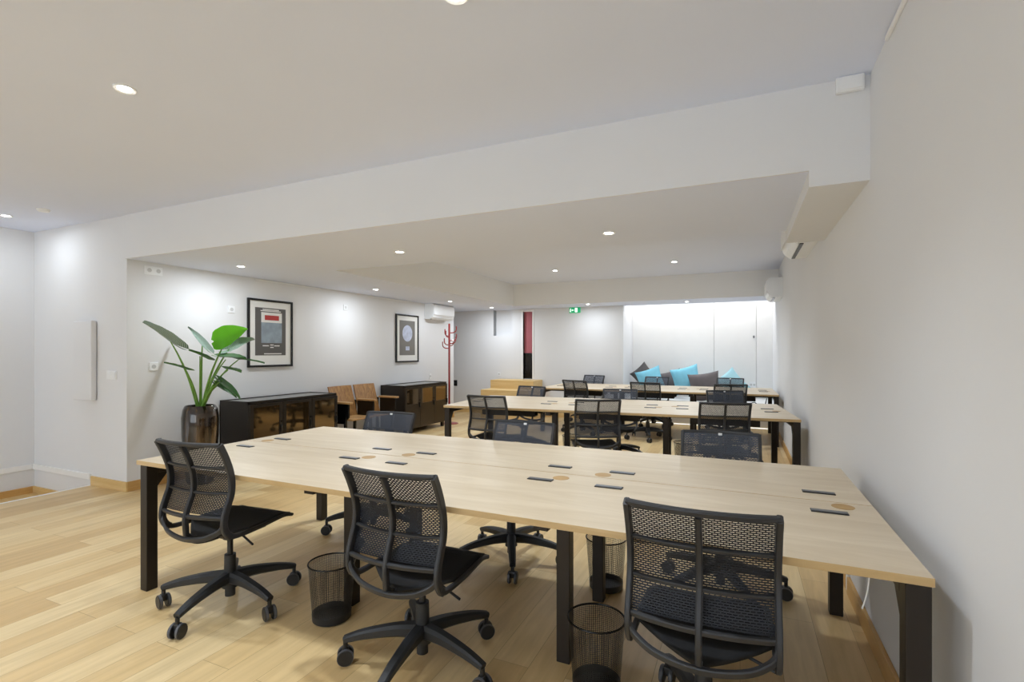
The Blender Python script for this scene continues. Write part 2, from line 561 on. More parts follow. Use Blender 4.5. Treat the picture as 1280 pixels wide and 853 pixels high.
# ------------------------------------------------------------------ lights
def downlight(x, y, z, label, energy=60, cone=126):
    t = None
    if label:                                        # lamps the photo does not show carry no fitting
        t = thing('recessed_downlight', label, 'ceiling light', (x, y, z), 0, 'recessed ceiling spotlights')
        MB().lathe([(.030, -.001), (.046, -.006), (.050, -.003), (.050, 0)], n=24).build('trim_ring', M['white_pl'], t, True)
        MB().lathe([(.0005, -.0025), (.031, -.0025)], n=24).build('lens', M['lens'], t)
    if cone == 180:                              # flood lamp close to a wall
        l = bpy.data.lights.new('flood', 'AREA')
        l.shape = 'DISK'
        l.size = .07
    else:
        l = bpy.data.lights.new('spot', 'SPOT')
        l.spot_size = math.radians(cone)
        l.spot_blend = 1.
        l.shadow_soft_size = .045
    l.energy = energy
    l.color = (.855, .926, 1.)
    o = bpy.data.objects.new('spot_lamp', l)
    COL.objects.link(o)
    if t:
        o.parent = t
        o.location = (0, 0, -.02)
    else:
        o.location = (x, y, z - .02)
    return t
LE = 76
for x, y, z, lab, e, *cone in (
    (-2.80, 1.49, ZH, 'bright recessed spotlight in the front ceiling above the left end of the nearest desk', LE),
    (-.953, 1.60, ZH, 'recessed spotlight cut by the top edge of the photo', LE * 1.35),
    (-6.47, 2.41, ZH, 'recessed spotlight over the stair corner at far left', 4., 180),
    (-4.77, 3.63, ZL, 'recessed spotlight over the potted plant', 10.5, 180),
    (-2.78, 3.69, ZL, 'recessed spotlight in the low ceiling just behind the beam, left of two', LE),
    (-.90, 3.75, ZL, 'recessed spotlight in the low ceiling just behind the beam, right of two', LE),
    (-4.78, 5.79, ZL, 'recessed spotlight over the wooden cinema seats', 9.5, 180),
    (-4.72, 7.73, ZL, 'recessed spotlight beside the wall air conditioner', 7., 180),
    (-2.74, 7.74, ZH, 'left recessed spotlight in the raised ceiling panel', LE * 1.35, 140),
    (-.88, 7.70, ZH, 'right recessed spotlight in the raised ceiling panel', LE * 1.35, 140),
    (-4.6, 9.15, ZL, 'recessed spotlight above the high wall niche', 11., 180),
    (-2.62, 9.25, ZL, 'recessed spotlight beside the green exit sign', 6.5, 180),
    (-.87, 9.5, ZL, 'recessed spotlight in front of the bright alcove', 6.5, 180),
    (-2.75, 5.6, ZH, '', LE),
    (-.90, 5.6, ZH, '', LE),
    (-2.80, -.6, ZH, '', LE),
    (-.95, -.6, ZH, '', LE),
    (-4.9, .5, ZH, '', LE * .8),
    (-4.9, -1.8, ZH, '', LE),
):
    downlight(x, y, z, lab, e, *cone)
for x in (-1.5, -.1):
    l = bpy.data.lights.new('alcove', 'AREA')
    l.energy = 9
    l.size = .9; l.size_y = .25; l.shape = 'RECTANGLE'
    l.color = (1., .985, .96)
    o = bpy.data.objects.new('alcove_lamp', l)
    COL.objects.link(o)
    o.location = (x, 10.25, 2.82)
tag(MB().lathe([(.0005, -.022), (.04, -.020), (.05, -.006), (.05, 0)], (-5.87, 2.446, ZH), 24).build('smoke_detector', M['white_pl'], smooth=True), 'flat white round smoke detector on the front ceiling at far left', 'smoke detector')

# ------------------------------------------------------------------ wall fittings
def plate(label, pos, face, w=.082, h=.082, holes=1, dark=False, name='wall_socket', cat='socket', rocker=False):
    rz = {'x': PI / 2, 'y': 0, '-x': -PI / 2}[face]    # local -Y points into the room
    t = thing(name, label, cat, pos, rz)
    MB().box((-w / 2, -.010, -h / 2), (w / 2, 0, h / 2), .003).build('cover_plate', M['black'] if dark else M['white_pl'], t)
    for i in range(holes):
        cx = (i - (holes - 1) / 2) * (w / holes)
        b = MB()
        if rocker:
            b.box((cx - w / holes * .38, -.014, -h * .36), (cx + w / holes * .38, -.009, h * .36), .003)
            b.build('rocker', M['white_pl'], t)
        else:
            b.cyl((cx, -.012, 0), (cx, -.009, 0), .021, n=18)
            b.cyl((cx, -.0125, .0), (cx, -.0119, .0), .012, n=12)
            b.build('socket_face', M['socketf'] if not dark else M['plastic'], t)
    return t
plate('double wall socket high at the left end of the picture wall', (XL, 3.12, 2.165), 'x', .17, .085, 2)
plate('white wall socket left of the framed red and blue print', (XL, 3.97, 1.84), 'x')
plate('white wall socket between the two framed prints', (XL, 5.82, 2.01), 'x')
plate('white wall socket behind the plant leaves near the wall corner', (XL, 3.12, 1.20), 'x')
plate('white wall socket above the far cabinet near the coat stand', (XL, 8.08, .88), 'x', .07, .1)
plate('black oval wall socket right of the coat stand', (-5.84, YE, .64), 'y', .09, .13, 1, True)
plate('small white wall socket above the wooden steps', (-4.75, YE, .86), 'y', .06, .08)
plate('white box socket at the right end of the cushion alcove', (.22, 10.715, .71), 'y', .11, .11, 2)
plate('double white light switch on the cross wall beside the white panel', (-5.62, YB, 1.12), 'y', .165, .085, 2, False, 'light_switch', 'light switch', True)
hp = thing('wall_panel', 'tall flat white panel mounted on the left cross wall', 'wall panel', (-6.04, YB, 1.26))
MB().box((-.165, -.055, -.40), (.165, -.006, .40), .008).build('front_panel', M['wall'], hp)
MB().box((-.14, -.007, -.37), (.14, 0, .37)).build('mounting_plate', M['grey_pl'], hp)
jb = thing('junction_box', 'small square white junction box where the beam meets the right wall', 'junction box', (.477, YB - .012, 2.645))
MB().box((-.058, -.032, -.052), (.058, 0, .022), .006).build('housing', M['white_pl'], jb)
MB().box((-.05, -.036, -.046), (.05, -.031, .016), .003).build('lid', M['white_pl'], jb)

# exit sign
ex = thing('exit_sign', 'small green emergency exit sign with white running figure on the far wall', 'exit sign', (-3.04, YE, 2.185))
MB().box((-.115, -.03, -.055), (.115, -.004, .055), .004).build('sign_body', M['green'], ex)
eg = MB()
eg.box((.005, -.033, -.04), (.055, -.029, .042)).prism([(-.012, .004), (-.012, -.004), (-.045, -.004), (-.045, -.018), (-.07, 0), (-.045, .018), (-.045, .004)], 'y', -.033, -.029)
eg.build('door_and_arrow', M['exitw'], ex)
er = MB()
er.cyl((-.085, -.033, .03), (-.085, -.029, .03), .008, n=10)
er.strap([(-.088, -.031, .02), (-.094, -.031, -.005)], (1, 0, 0), .014, .004).strap([(-.094, -.031, -.005), (-.083, -.031, -.02), (-.09, -.031, -.04)], (1, 0, 0), .008, .004).strap([(-.094, -.031, -.005), (-.104, -.031, -.03)], (1, 0, 0), .008, .004)
er.build('running_figure', M['exitw'], ex)

# air conditioners: profile in (depth, z), extruded along length
def air_con(label, pos, rz, L=.8):
    t = thing('air_conditioner', label, 'air conditioner', pos, rz, 'wall-mounted air conditioners')
    prof = [(0, 0), (0, .28), (.15, .285), (.19, .27), (.205, .22), (.205, .11), (.185, .05), (.14, .005), (.08, -.005)]
    b = MB().prism([(-d, z) for d, z in prof], 'x', -L / 2, L / 2)
    b.build('casing', M['white_pl'], t, True)
    MB().box((-L / 2 + .02, -.2085, .075), (L / 2 - .02, -.2035, .255), .003).build('front_panel', M['white_pl'], t)
    f = MB().strap([(-L / 2 + .05, -.152, .012), (L / 2 - .05, -.152, .012)], (0, -.8, .6), .062, .01)
    f.build('air_flap', M['white_pl'], t)
    MB().box((-L / 2 + .04, -.122, -.007), (L / 2 - .04, -.095, -.001)).build('outlet_slot', M['black'], t)
    MB().box((-L / 2 + .03, -.14, .284), (L / 2 - .03, -.03, .288)).build('intake_grille', M['grey_pl'], t)
    return t
air_con('white air conditioner high on the picture wall by the coat stand', (XL, 8.27, 1.962), PI / 2, .74)
air_con('white air conditioner on the right wall half hidden behind the ceiling duct', (XR, 5.0, 2.225), -PI / 2)
air_con('white air conditioner on the right wall near the alcove, seen end on', (XR, 8.58, 2.14), -PI / 2)

# framed prints; local X runs along the wall, -Y into the room
def framed(label, yc, zc, w, h, art):
    t = thing('framed_print', label, 'picture', (XL, yc, zc), PI / 2)
    fb = MB()
    fw, dp = .026, .03
    fb.box((-w / 2, -dp, -h / 2), (-w / 2 + fw, -.002, h / 2), .003).box((w / 2 - fw, -dp, -h / 2), (w / 2, -.002, h / 2), .003)
    fb.box((-w / 2 + fw, -dp, h / 2 - fw), (w / 2 - fw, -.002, h / 2), .003).box((-w / 2 + fw, -dp, -h / 2), (w / 2 - fw, -.002, -h / 2 + fw), .003)
    fb.build('picture_frame', M['black'], t)
    MB().box((-w / 2 + fw, -.014, -h / 2 + fw), (w / 2 - fw, -.004, h / 2 - fw)).build('mount_board', M['mat_white'], t)
    art(t)
    return t
def art1(t):
    MB().box((-.225, -.0155, -.275), (.225, -.014, .315)).build('print_sheet', M['posterg'], t)
    MB().box((-.14, -.0165, .135), (.165, -.0155, .26)).build('print_band', M['posterw'], t)
    MB().box((-.09, -.0175, .165), (.12, -.0165, .225)).build('print_bar', M['posterr'], t)
    MB().box((-.14, -.0165, -.12), (.165, -.0155, .135)).build('print_block', M['posterb'], t)
    b = MB()
    for z, x0, x1 in ((.295, -.12, .12), (.278, -.15, .15), (-.155, -.12, -.03), (-.155, .05, .13), (-.145, -.01, .04), (-.175, -.01, .04), (-.255, -.1, .16)):
        b.box((x0, -.0165, z - .006), (x1, -.0155, z + .006))
    b.build('print_rules', M['posterw'], t)
framed('black framed print, dark grey with red bar and blue block, above the near cabinet', 4.50, 1.578, .66, .84, art1)
def art2(t):
    MB().box((-.225, -.0155, -.295), (.225, -.014, .315)).build('print_sheet', M['posterg2'], t)
    b = MB()
    n = 40
    b.add([(.145 * math.cos(2 * PI * i / n), -.0165, .09 + .145 * math.sin(2 * PI * i / n)) for i in range(n)], [tuple(range(n))])
    b.build('print_disc', M['posterl'], t)
    MB().box((-.05, -.0165, -.21), (.06, -.0155, -.14)).build('print_block', M['posterl'], t)
framed('black framed print with a pale blue disc on grey, above the far cabinet', 7.345, 1.58, .66, .84, art2)

# ------------------------------------------------------------------ desks
def make_desk():
    t = thing('bench_desk', '', 'desk')
    L, D, Z = 3.58, 1.40, .74
    for y0, y1 in ((0, .6972), (.7028, D)):
        b = MB()
        b.box((0, y0, Z - .025), (L, y1, Z), .0015)
        o = b.build('tabletop', [M['desk'], M['deskedge']], t)
        for p in o.data.polygons:
            if abs(p.normal.z) < .5:
                p.material_index = 1
    zt = Z - .027
    def leg(x, y, w=.06):
        MB().box((x - w / 2, y - w / 2, 0), (x + w / 2, y + w / 2, zt), .003).build('leg', M['steel'], t)
    fr = MB()
    for x in (.031, L - .031):
        for y in (.05, D - .05):
            leg(x, y)
        fr.box((x - .03, .08, zt - .055), (x + .03, D - .08, zt), .003)
        for s, y in ((1, .08), (-1, D - .08)):
            fr.prism([(y, zt - .055), (y + s * .06, zt - .055), (y, zt - .13)], 'x', x - .028, x + .028)
    for x in (1.2, 2.4):
        for y in (.40, .985):
            leg(x, y)
        fr.box((x - .03, .10, zt - .05), (x + .03, D - .10, zt), .003)
    for y in (.40, .985):
        fr.box((.06, y - .02, zt - .05), (L - .06, y + .02, zt), .003)
    fr.build('underframe', M['steel'], t)
    for x0 in (.28, 1.46, 2.64):
        for y0 in (.46, .80):
            tb = MB()
            tb.box((x0, y0, zt - .12), (x0 + .66, y0 + .13, zt - .112)).box((x0, y0, zt - .12), (x0 + .66, y0 + .006, zt - .05)).box((x0, y0 + .124, zt - .12), (x0 + .66, y0 + .13, zt - .05))
            tb.build('cable_tray', M['steel'], t)
    for x in (.19, 1.055, 1.385, 2.23, 2.56, 3.41):
        for y in (.54, .83):
            f = MB()
            f.box((x - .062, y - .020, Z), (x + .062, y + .020, Z + .004), .0015)
            ff = f.build('cable_flap', M['flapdark'], t)
            MB().box((x - .060, y - .012, Z + .0035), (x + .060, y + .012, Z + .0055), .001).build('flap_lid', M['chrome'], ff)
    for x, y in ((.14, .75), (1.14, .605), (1.31, .755), (2.31, .61), (2.48, .755), (3.47, .64)):
        MB().lathe([(.0005, .0016), (.036, .0016), (.040, .001), (.040, 0)], (x, y, Z), 28).build('grommet', M['cork'], t)
    return t
DESKS = ((-3.10, 1.707, 0., 'nearest long light oak bench desk with black steel legs, against the right wall'),
         (-3.067, 4.88, 4.75, 'middle long light oak bench desk standing between the two chair rows'),
         (-3.08, 7.93, .8, 'farthest long light oak bench desk in front of the cushion alcove'))
desk = make_desk()
for i, (x, y, a, lab) in enumerate(DESKS):
    o = desk if i == 0 else dup(desk)
    o.location = (x, y, 0); o.rotation_euler = (0, 0, math.radians(a))
    tag(o, lab, 'desk', 'long bench desks')
tag(MB().tube(catmull([(.352, 1.80, .71), (.345, 1.80, .64), (.332, 1.80, .585)]), .0024, 6).build('cable', M['white_cable']), 'loose white cable hanging below the right end of the nearest desk', 'cable')
tag(MB().tube(catmull([(.44, 1.80, .71), (.447, 1.815, .69), (.455, 1.82, .665)]), .0024, 6).build('cable', M['white_cable']), 'short white cable end beside the right front leg of the nearest desk', 'cable')
tag(MB().tube(catmull([(.05, 8.35, .60), (.12, 8.33, .57), (.2, 8.33, .59), (.26, 8.33, .53), (.33, 8.33, .55), (.36, 8.33, .66)]), .006, 6).build('cable', M['plastic']), 'looped black cable hanging below the right end of the farthest desk', 'cable')

# ------------------------------------------------------------------ swivel chairs (facing +Y)
RAIL = [(-.243, .890), (-.208, .820), (-.182, .750), (-.171, .690), (-.175, .633), (-.193, .583), (-.212, .526), (-.212, .472), (-.178, .428), (-.10, .418), (.03, .421), (.16, .425), (.225, .411)]
RC = catmull([(0, y, z) for y, z in RAIL], 6)
SPLIT = 46                                     # samples up to here form the backrest
def rail_y(z):
    best = None
    for p, q in zip(RC[:SPLIT], RC[1:SPLIT + 1]):
        if p.z >= z >= q.z:
            k = (p.z - z) / max(1e-6, p.z - q.z)
            return p.y + (q.y - p.y) * k
    return RC[0].y
HW = .214                                      # half width to rail centre
def bow(x):
    return -.036 * (1 - (x / HW) ** 2)
def make_chair(mesh_mat, front_view=False):
    t = thing('swivel_chair', '', 'chair')
    # five-star base with casters
    sb = MB()
    sb.cyl((0, 0, .095), (0, 0, .178), .040, .034, 20).cyl((0, 0, .178), (0, 0, .268), .030, .028, 20).cyl((0, 0, .048), (0, 0, .095), .025, n=18)
    for k in range(5):
        a = 2 * PI * k / 5
        u = Vector((math.cos(a), math.sin(a), 0)); s = Vector((-math.sin(a), math.cos(a), 0))
        pts = [u * .02 + Vector((0, 0, .148)), u * .12 + Vector((0, 0, .147)), u * .25 + Vector((0, 0, .129)), u * .338 + Vector((0, 0, .106))]
        sb.strap(catmull(pts, 4), s, .062, .062, .034, .026)
    base = sb.build('star_base', M['base'], t, True)
    for k in range(5):
        a = 2 * PI * k / 5
        yaw = a + PI / 2 + random.uniform(-.9, .9)
        c = MB()
        ax = Vector((math.cos(yaw), math.sin(yaw), 0))
        for s in (-1, 1):
            o = ax * (.019 * s)
            c.mat = 0
            c.cyl(o - ax * .0085 + Vector((0, 0, .035)), o + ax * .0085 + Vector((0, 0, .035)), .0315, n=20)
            c.mat = 1
            c.cyl(o - ax * .0055 + Vector((0, 0, .035)), o + ax * .0055 + Vector((0, 0, .035)), .035, n=20)
        c.mat = 0
        c.cyl((0, 0, .035), (0, 0, .10), .010, n=12)
        c.box((-.014, -.014, .036), (.014, .014, .072), .004, Matrix.Rotation(yaw, 4, 'Z'))
        w = c.build('caster', [M['plastic'], M['tread']], base, True)
        w.location = (.333 * math.cos(a), .333 * math.sin(a), 0)
    MB().cyl((0, 0, .24), (0, 0, .375), .0145, n=16).build('gas_lift', M['plastic'], t, True)
    # tilt mechanism and its support arm
    m = MB().box((-.055, -.09, .358), (.055, .09, .390), .012).lathe([(.060, .372), (.052, .352), (.034, .330), (.0005, .328)], n=24)
    m.strap(catmull([(0, -.02, .370), (0, -.13, .370), (0, -.20, .383), (0, -.235, .406)], 4), (1, 0, 0), .05, .022, .034, .02)
    m.strap([(-.19, .03, .405), (-.05, .02, .380), (.05, .02, .380), (.19, .03, .405)], (0, 1, 0), .06, .016)
    m.build('tilt_mechanism', M['frame'], t, True)
    MB().tube([(.05, .0, .373), (.12, -.02, .362), (.215, -.05, .343)], .0055, 8).build('lever', M['plastic'], t, True)
    # backrest frame
    b = MB()
    back = RC[:SPLIT + 3]
    for s in (-1, 1):
        b.strap([(s * HW, p.y, p.z) for p in back if p.z < .8895], (1, 0, 0), .019, .034)
    def rib(z, h, th, off=0.):
        n = 14
        b.strap([(HW * (2 * i / n - 1), rail_y(z) + bow(HW * (2 * i / n - 1)) + off, z) for i in range(n + 1)], (0, -.25, 1), h, th)
    rib(.881, .020, .020)
    rib(.760, .012, .015)
    rib(.634, .012, .015)
    rib(.523, .020, .016)
    sp = [(0, p.y - .036, p.z) for p in RC[:SPLIT - 4] if p.z < .882]
    sp += [(0, -.246, .432), (0, -.226, .410), (0, -.19, .394)]
    b.strap(sp, (1, 0, 0), .019, .028)
    lp = catmull([(-HW, -.212, .490), (-.19, -.225, .458), (-.12, -.243, .425), (0, -.250, .409), (.12, -.243, .425), (.19, -.225, .458), (HW, -.212, .490)], 5)
    b.strap(lp, (0, -.35, 1), .026, .016)
    b.build('backrest_frame', M['frame'], t, True)
    # stretched mesh in front of the frame
    zt, zb = .878, .528
    g = MB()
    def fn(i, j):
        x = (2 * i - 1) * (HW - .004); z = zb + (zt - zb) * j
        return (x, rail_y(z) + .55 * bow(x) + .016, z)
    for off in (0., -.004):                        # two knitted layers of a spacer fabric
        g.grid(lambda i, j, off=off: (fn(i, j)[0], fn(i, j)[1] + off, fn(i, j)[2]), 12, 18, lambda i, j: (i * .43 + .5, j * .365 + .5))
    g.build('backrest_mesh', mesh_mat, t, 'all')
    if front_view:
        MB().box((-.011, rail_y(.876) - .006, .868), (.011, rail_y(.876) + .0005, .882), .002).build('white_tag', M['white_pl'], t, label='small white tag')
    # seat
    sr = MB()
    seatp = RC[SPLIT - 1:]
    for s in (-1, 1):
        sr.strap([(s * (HW - .012 * min(1, max(0, p.y / .22))), p.y, p.z) for p in seatp], (1, 0, 0), .021, .026, .018, .014)
    n = 16
    sr.strap([((HW - .012) * (2 * i / n - 1), .225 + .018 * (1 - (2 * i / n - 1) ** 2), .411 - .004 * (1 - (2 * i / n - 1) ** 2)) for i in range(n + 1)], (0, 1, 0), .026, .012)
    sr.build('seat_frame', M['frame'], t, True)
    s = MB()
    def fs(i, j):
        x = (2 * i - 1) * (HW - .012); q = j * (len(seatp) - 1); a = int(min(q, len(seatp) - 2)); p = seatp[a].lerp(seatp[a + 1], q - a)
        t_ = abs(2 * i - 1)
        y_rear = -.215 + .15 * t_ ** 1.15                    # rear edge runs from the spine forward to the side rails
        y = y_rear + (.235 + .010 * (1 - t_ * t_) - y_rear) * j
        k = min(range(len(seatp)), key=lambda q_: abs(seatp[q_].y - max(y, -.09)))
        z = seatp[k].z
        back_in = max(0, 1 - j * 3.5)
        return (x * (1 - .1 * j * j), y, z + .010 - .024 * (1 - t_ * t_) * (1 - .6 * j) + .006 * back_in)
    s.grid(fs, 12, 16)
    so = s.build('seat', M['sling'], t, 'all')
    md = so.modifiers.new('thickness', 'SOLIDIFY'); md.thickness = .014; md.offset = -1
    return t

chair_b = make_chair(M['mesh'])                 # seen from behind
chair_f = make_chair(M['meshf'], True)          # seen from the front, mesh in its lit tone
BACK_Y = -.243
used = {'b': False, 'f': False}
def place_chair(kind, tx, ty, rot, label, group, dz=0., base_rot=None):
    """tx, ty: centre of the top rail; rot in degrees (0 faces +Y)"""
    src = chair_b if kind == 'b' else chair_f
    o = src if not used[kind] else dup(src)
    used[kind] = True
    a = math.radians(rot)
    o.location = (tx + BACK_Y * math.sin(a), ty - BACK_Y * math.cos(a), 0)
    o.rotation_euler = (0, 0, a)
    tag(o, label, 'chair', group)
    br = random.uniform(0, 1.25) if base_rot is None else math.radians(base_rot) - a
    for ch in o.children:
        n = ch.name.split('.')[0]
        if n == 'star_base':
            ch.rotation_euler = (0, 0, br)
            ch.location = (0, 0, 0)
        elif n == 'gas_lift':
            ch.location = (0, 0, dz * .5)
        else:
            ch.location = (0, 0, dz)
    return o
CH = [
 ('b', -2.475, 1.590, 3.8, 'black mesh swivel chair at the left front end of the nearest desk', 'chairs on the near side of the nearest desk', .022, 355),
 ('b', -1.255, 1.585, .2, 'black mesh swivel chair standing between the two left wire bins and front desk leg', 'chairs on the near side of the nearest desk', 0, 61),
 ('b', -.112, 1.590, .4, 'large black mesh swivel chair closest to the camera, at the right front', 'chairs on the near side of the nearest desk', 0, 46),
 ('f', -2.545, 3.275, 184., 'slate mesh swivel chair behind the nearest desk in front of the wooden cinema seats', 'chairs on the far side of the nearest desk', -.024, 220),
 ('f', -1.355, 3.215, 180.3, 'slate mesh swivel chair behind the nearest desk, the middle one of that side', 'chairs on the far side of the nearest desk', -.024, 296),
 ('f', -.110, 3.300, 182.3, 'wide slate mesh swivel chair behind the nearest desk, next to the right wall', 'chairs on the far side of the nearest desk', -.024, 10),
 ('b', -2.437, 4.70, .3, 'black mesh swivel chair at the left end of the middle desk, near side', 'chairs on the near side of the middle desk', 0, None),
 ('b', -1.25, 4.78, 24.4, 'black mesh swivel chair turned slightly at the centre of the middle desk, near side', 'chairs on the near side of the middle desk', 0, None),
 ('b', -.121, 4.94, 11.6, 'black mesh swivel chair at the right end of the middle desk, near side', 'chairs on the near side of the middle desk', 0, None),
 ('f', -2.678, 6.60, 169.2, 'slate mesh swivel chair behind the middle desk in front of the wooden steps', 'chairs on the far side of the middle desk', -.030, None),
 ('f', -1.43, 6.587, 187.6, 'slate mesh swivel chair behind the middle desk, the centre one of that side', 'chairs on the far side of the middle desk', -.030, None),
 ('f', -.180, 6.89, 196., 'slate mesh swivel chair behind the right end of the middle desk', 'chairs on the far side of the middle desk', -.030, None),
 ('b', -2.44, 7.79, -14.7, 'small black mesh swivel chair at the left of the farthest desk, near side', 'chairs on the near side of the farthest desk', 0, None),
 ('b', -1.30, 7.69, -.4, 'small black mesh swivel chair at the centre of the farthest desk, near side', 'chairs on the near side of the farthest desk', 0, None),
 ('b', -.117, 7.73, 13.7, 'small black mesh swivel chair at the right of the farthest desk, near side', 'chairs on the near side of the farthest desk', 0, None),
 ('f', -2.60, 9.66, 166., 'dark mesh chair back behind the farthest desk against the plain white wall', 'chairs on the far side of the farthest desk', -.005, None),
 ('f', -1.40, 9.62, 170., 'dark mesh chair back behind the farthest desk in front of the grey and turquoise cushions', 'chairs on the far side of the farthest desk', -.01, None),
 ('f', -.155, 9.62, 172., 'mesh chair back behind the farthest desk in front of the rightmost turquoise cushion', 'chairs on the far side of the farthest desk', -.005, None),
]
for c in CH:
    place_chair(*c)

# ------------------------------------------------------------------ wire waste bins
def make_bin():
    t = thing('waste_bin', '', 'waste bin')
    MB().lathe([(.093, .02), (.113, .285)], n=40, uv=True).build('wire_wall', M['wire'], t, 'all')
    MB().lathe([(.0005, .004), (.090, .004), (.094, .008), (.0955, .04), (.0935, .04), (.092, .012), (.0005, .010)], n=32).build('base_tray', M['plastic'], t, True)
    rp = [(.113 * math.cos(2 * PI * i / 36), .113 * math.sin(2 * PI * i / 36), .286) for i in range(37)]
    MB().tube(rp, .0042, 8, caps=False).build('rim', M['black'], t, 'all')
    return t
bn = make_bin()
for i, (x, y, lab) in enumerate((
    (-1.885, 1.945, 'black wire waste bin beside the left front desk leg, behind the second chair'),
    (-.525, 1.975, 'black wire waste bin at the bottom, beside the closest chair'),
    (-.70, 2.85, 'black wire waste bin behind the inner desk leg, farther under the nearest desk'),
    (-1.95, 6.12, 'black wire waste bin under the middle desk at its left inner leg'),
    (-.60, 6.20, 'black wire waste bin under the middle desk, right of the centre legs'))):
    o = bn if i == 0 else dup(bn)
    o.location = (x, y, 0)
    tag(o, lab, 'waste bin', 'black wire waste bins')

# ------------------------------------------------------------------ cabinets on the picture wall (front faces +X)
def cabinet(label, x0, x1, y0, y1, zb, zt, half=False):
    t = thing('low_cabinet', label, 'cabinet', ((x0 + x1) / 2, (y0 + y1) / 2, 0))
    X, Y = (x1 - x0) / 2, (y1 - y0) / 2
    c = MB()
    c.box((-X, -Y, zb), (-X + .018, Y, zt - .006), .002)                    # back
    c.box((-X, -Y, zb), (X - .02, -Y + .02, zt), .002).box((-X, Y - .02, zb), (X - .02, Y, zt), .002)
    c.box((-X, -Y, zb), (X - .02, Y, zb + .02), .002)
    c.box((-X, -Y, zt - .02), (-X + .02, Y, zt), .002).box((X - .045, -Y, zt - .03), (X - .02, Y, zt), .002)
    n = 3
    W = 2 * Y / n
    for k in range(1, n):
        c.box((-X, -Y + k * W - .01, zb), (X - .02, -Y + k * W + .01, zt - .03))
    c.build('carcass', M['cab'], t)
    MB().box((-X + .02, -Y + .02, zt - .022), (X - .045, Y - .02, zt - .010)).build('top_panel', M['cabtop'], t)
    for k in range(n):
        a, b = -Y + k * W + .004, -Y + (k + 1) * W - .004
        d = MB()
        r = .045
        zg = zb + .03 if not half else zb + (zt - zb) * .52
        d.box((X - .02, a, zb + .004), (X, a + r, zt - .034), .002).box((X - .02, b - r, zb + .004), (X, b, zt - .034), .002)
        d.box((X - .02, a + r, zt - .034 - .035), (X, b - r, zt - .034), .002).box((X - .02, a + r, zb + .004), (X, b - r, zg + .03), .002)
        do = d.build('door', M['cabwarm'] if half else M['cab'], t)
        MB().box((X - .014, a + r, zg + .03), (X - .006, b - r, zt - .069)).build('door_pane', M['smoke'], do)
        h = MB().box((X, b - .034, (zb + zt) / 2 - .02), (X + .02, b - .014, (zb + zt) / 2 + .06), .005)
        h.cyl((X, b - .024, (zb + zt) / 2 + .10), (X + .012, b - .024, (zb + zt) / 2 + .10), .008, n=12)
        h.build('handle', M['black'], do)
    f = MB()
    for sx in (-1, 1):
        for sy in (-1, 1):
            f = MB().box((sx * (X - .06) - .025, sy * (Y - .08) - .025, 0), (sx * (X - .06) + .025, sy * (Y - .08) + .025, zb + .003), .004)
            f.build('foot', M['cab'], t)
    return t
cabinet('long low black cabinet with smoked glass doors right of the potted plant', XL + .02, -4.87, 3.815, 5.13, .08, .80)
cabinet('black cabinet with smoked upper panes beside the red coat stand', XL + .02, -4.87, 6.61, 7.88, .085, .80, True)

# ------------------------------------------------------------------ pair of cinema seats (facing +X)
cs = thing('cinema_seats', 'pair of old wooden folding cinema seats with black sides between the two cabinets', 'seats', (-5.0, 5.86, 0))
PY = (-.56, -.055, .45)
for k in (0, 1):
    y0, y1 = PY[k] + .03, PY[k + 1] - .025
    b = MB()
    def bk(i, j, off=0.):
        yy = y0 + (y1 - y0) * i
        return (-.14 - .13 * j + .03 * (2 * i - 1) ** 2 + off, yy, .40 + .455 * j)
    b.grid(lambda i, j: bk(i, j, .010), 8, 6).grid(lambda i, j: bk(i, j, -.010), 8, 6)
    for e in (0, 1):
        b.grid(lambda i, j, e=e: bk(e, j, .010 - .02 * i), 1, 6)
        b.grid(lambda i, j, e=e: bk(j, e, .010 - .02 * i), 1, 8)
    b.build('backrest', M['wseat'], cs)
    s = MB().box((-.13, y0 + .005, .40), (.20, y1 - .005, .425), .008)
    s.build('seat', M['wseat2'], cs)
for y in PY:
    MB().box((-.13, y - .035, .635), (.21, y + .035, .662), .006).build('armrest', M['wseat2'], cs)
    p = MB()
    p.prism([(-.12, .64), (.17, .64), (.17, .45), (.08, .38), (-.12, .38)], 'y', y - .014, y + .014)
    p.build('side_panel', M['black'], cs)
    l = MB().box((.09, y - .018, 0), (.125, y + .018, .46), .004).box((-.20, y - .018, 0), (-.165, y + .018, .64), .004).box((-.22, y - .03, 0), (.15, y + .03, .02), .004).box((-.2, y - .016, .36), (.12, y + .016, .39), .003)
    l.build('leg', M['black'], cs)

# ------------------------------------------------------------------ red coat stand
ct = thing('coat_stand', 'slim red coat stand with curved hooks behind the far cabinet', 'coat stand', (-4.965, 8.10, 0))
MB().cyl((0, 0, .012), (0, 0, 1.86), .019, n=18).lathe([(.019, 1.86), (.012, 1.872), (.0005, 1.875)]).build('pole', M['red'], ct, True)
MB().lathe([(.0005, .0), (.17, .0), (.172, .006), (.15, .014), (.03, .024), (.0005, .024)], n=36).build('base_plate', M['red'], ct, True)
for k, (z, a) in enumerate(((1.70, 20), (1.62, 150), (1.555, 35), (1.475, 165), (1.50, 5), (1.41, 190), (1.64, 265), (1.46, 85))):
    a = math.radians(a)
    u = Vector((math.cos(a), math.sin(a), 0))
    pts = [u * r + Vector((0, 0, z + dz)) for r, dz in ((.015, 0), (.06, .0), (.10, .012), (.128, .04), (.135, .09), (.132, .125))]
    MB().tube(catmull(pts, 4), .0095, 8).build('hook', M['red'], ct, True)

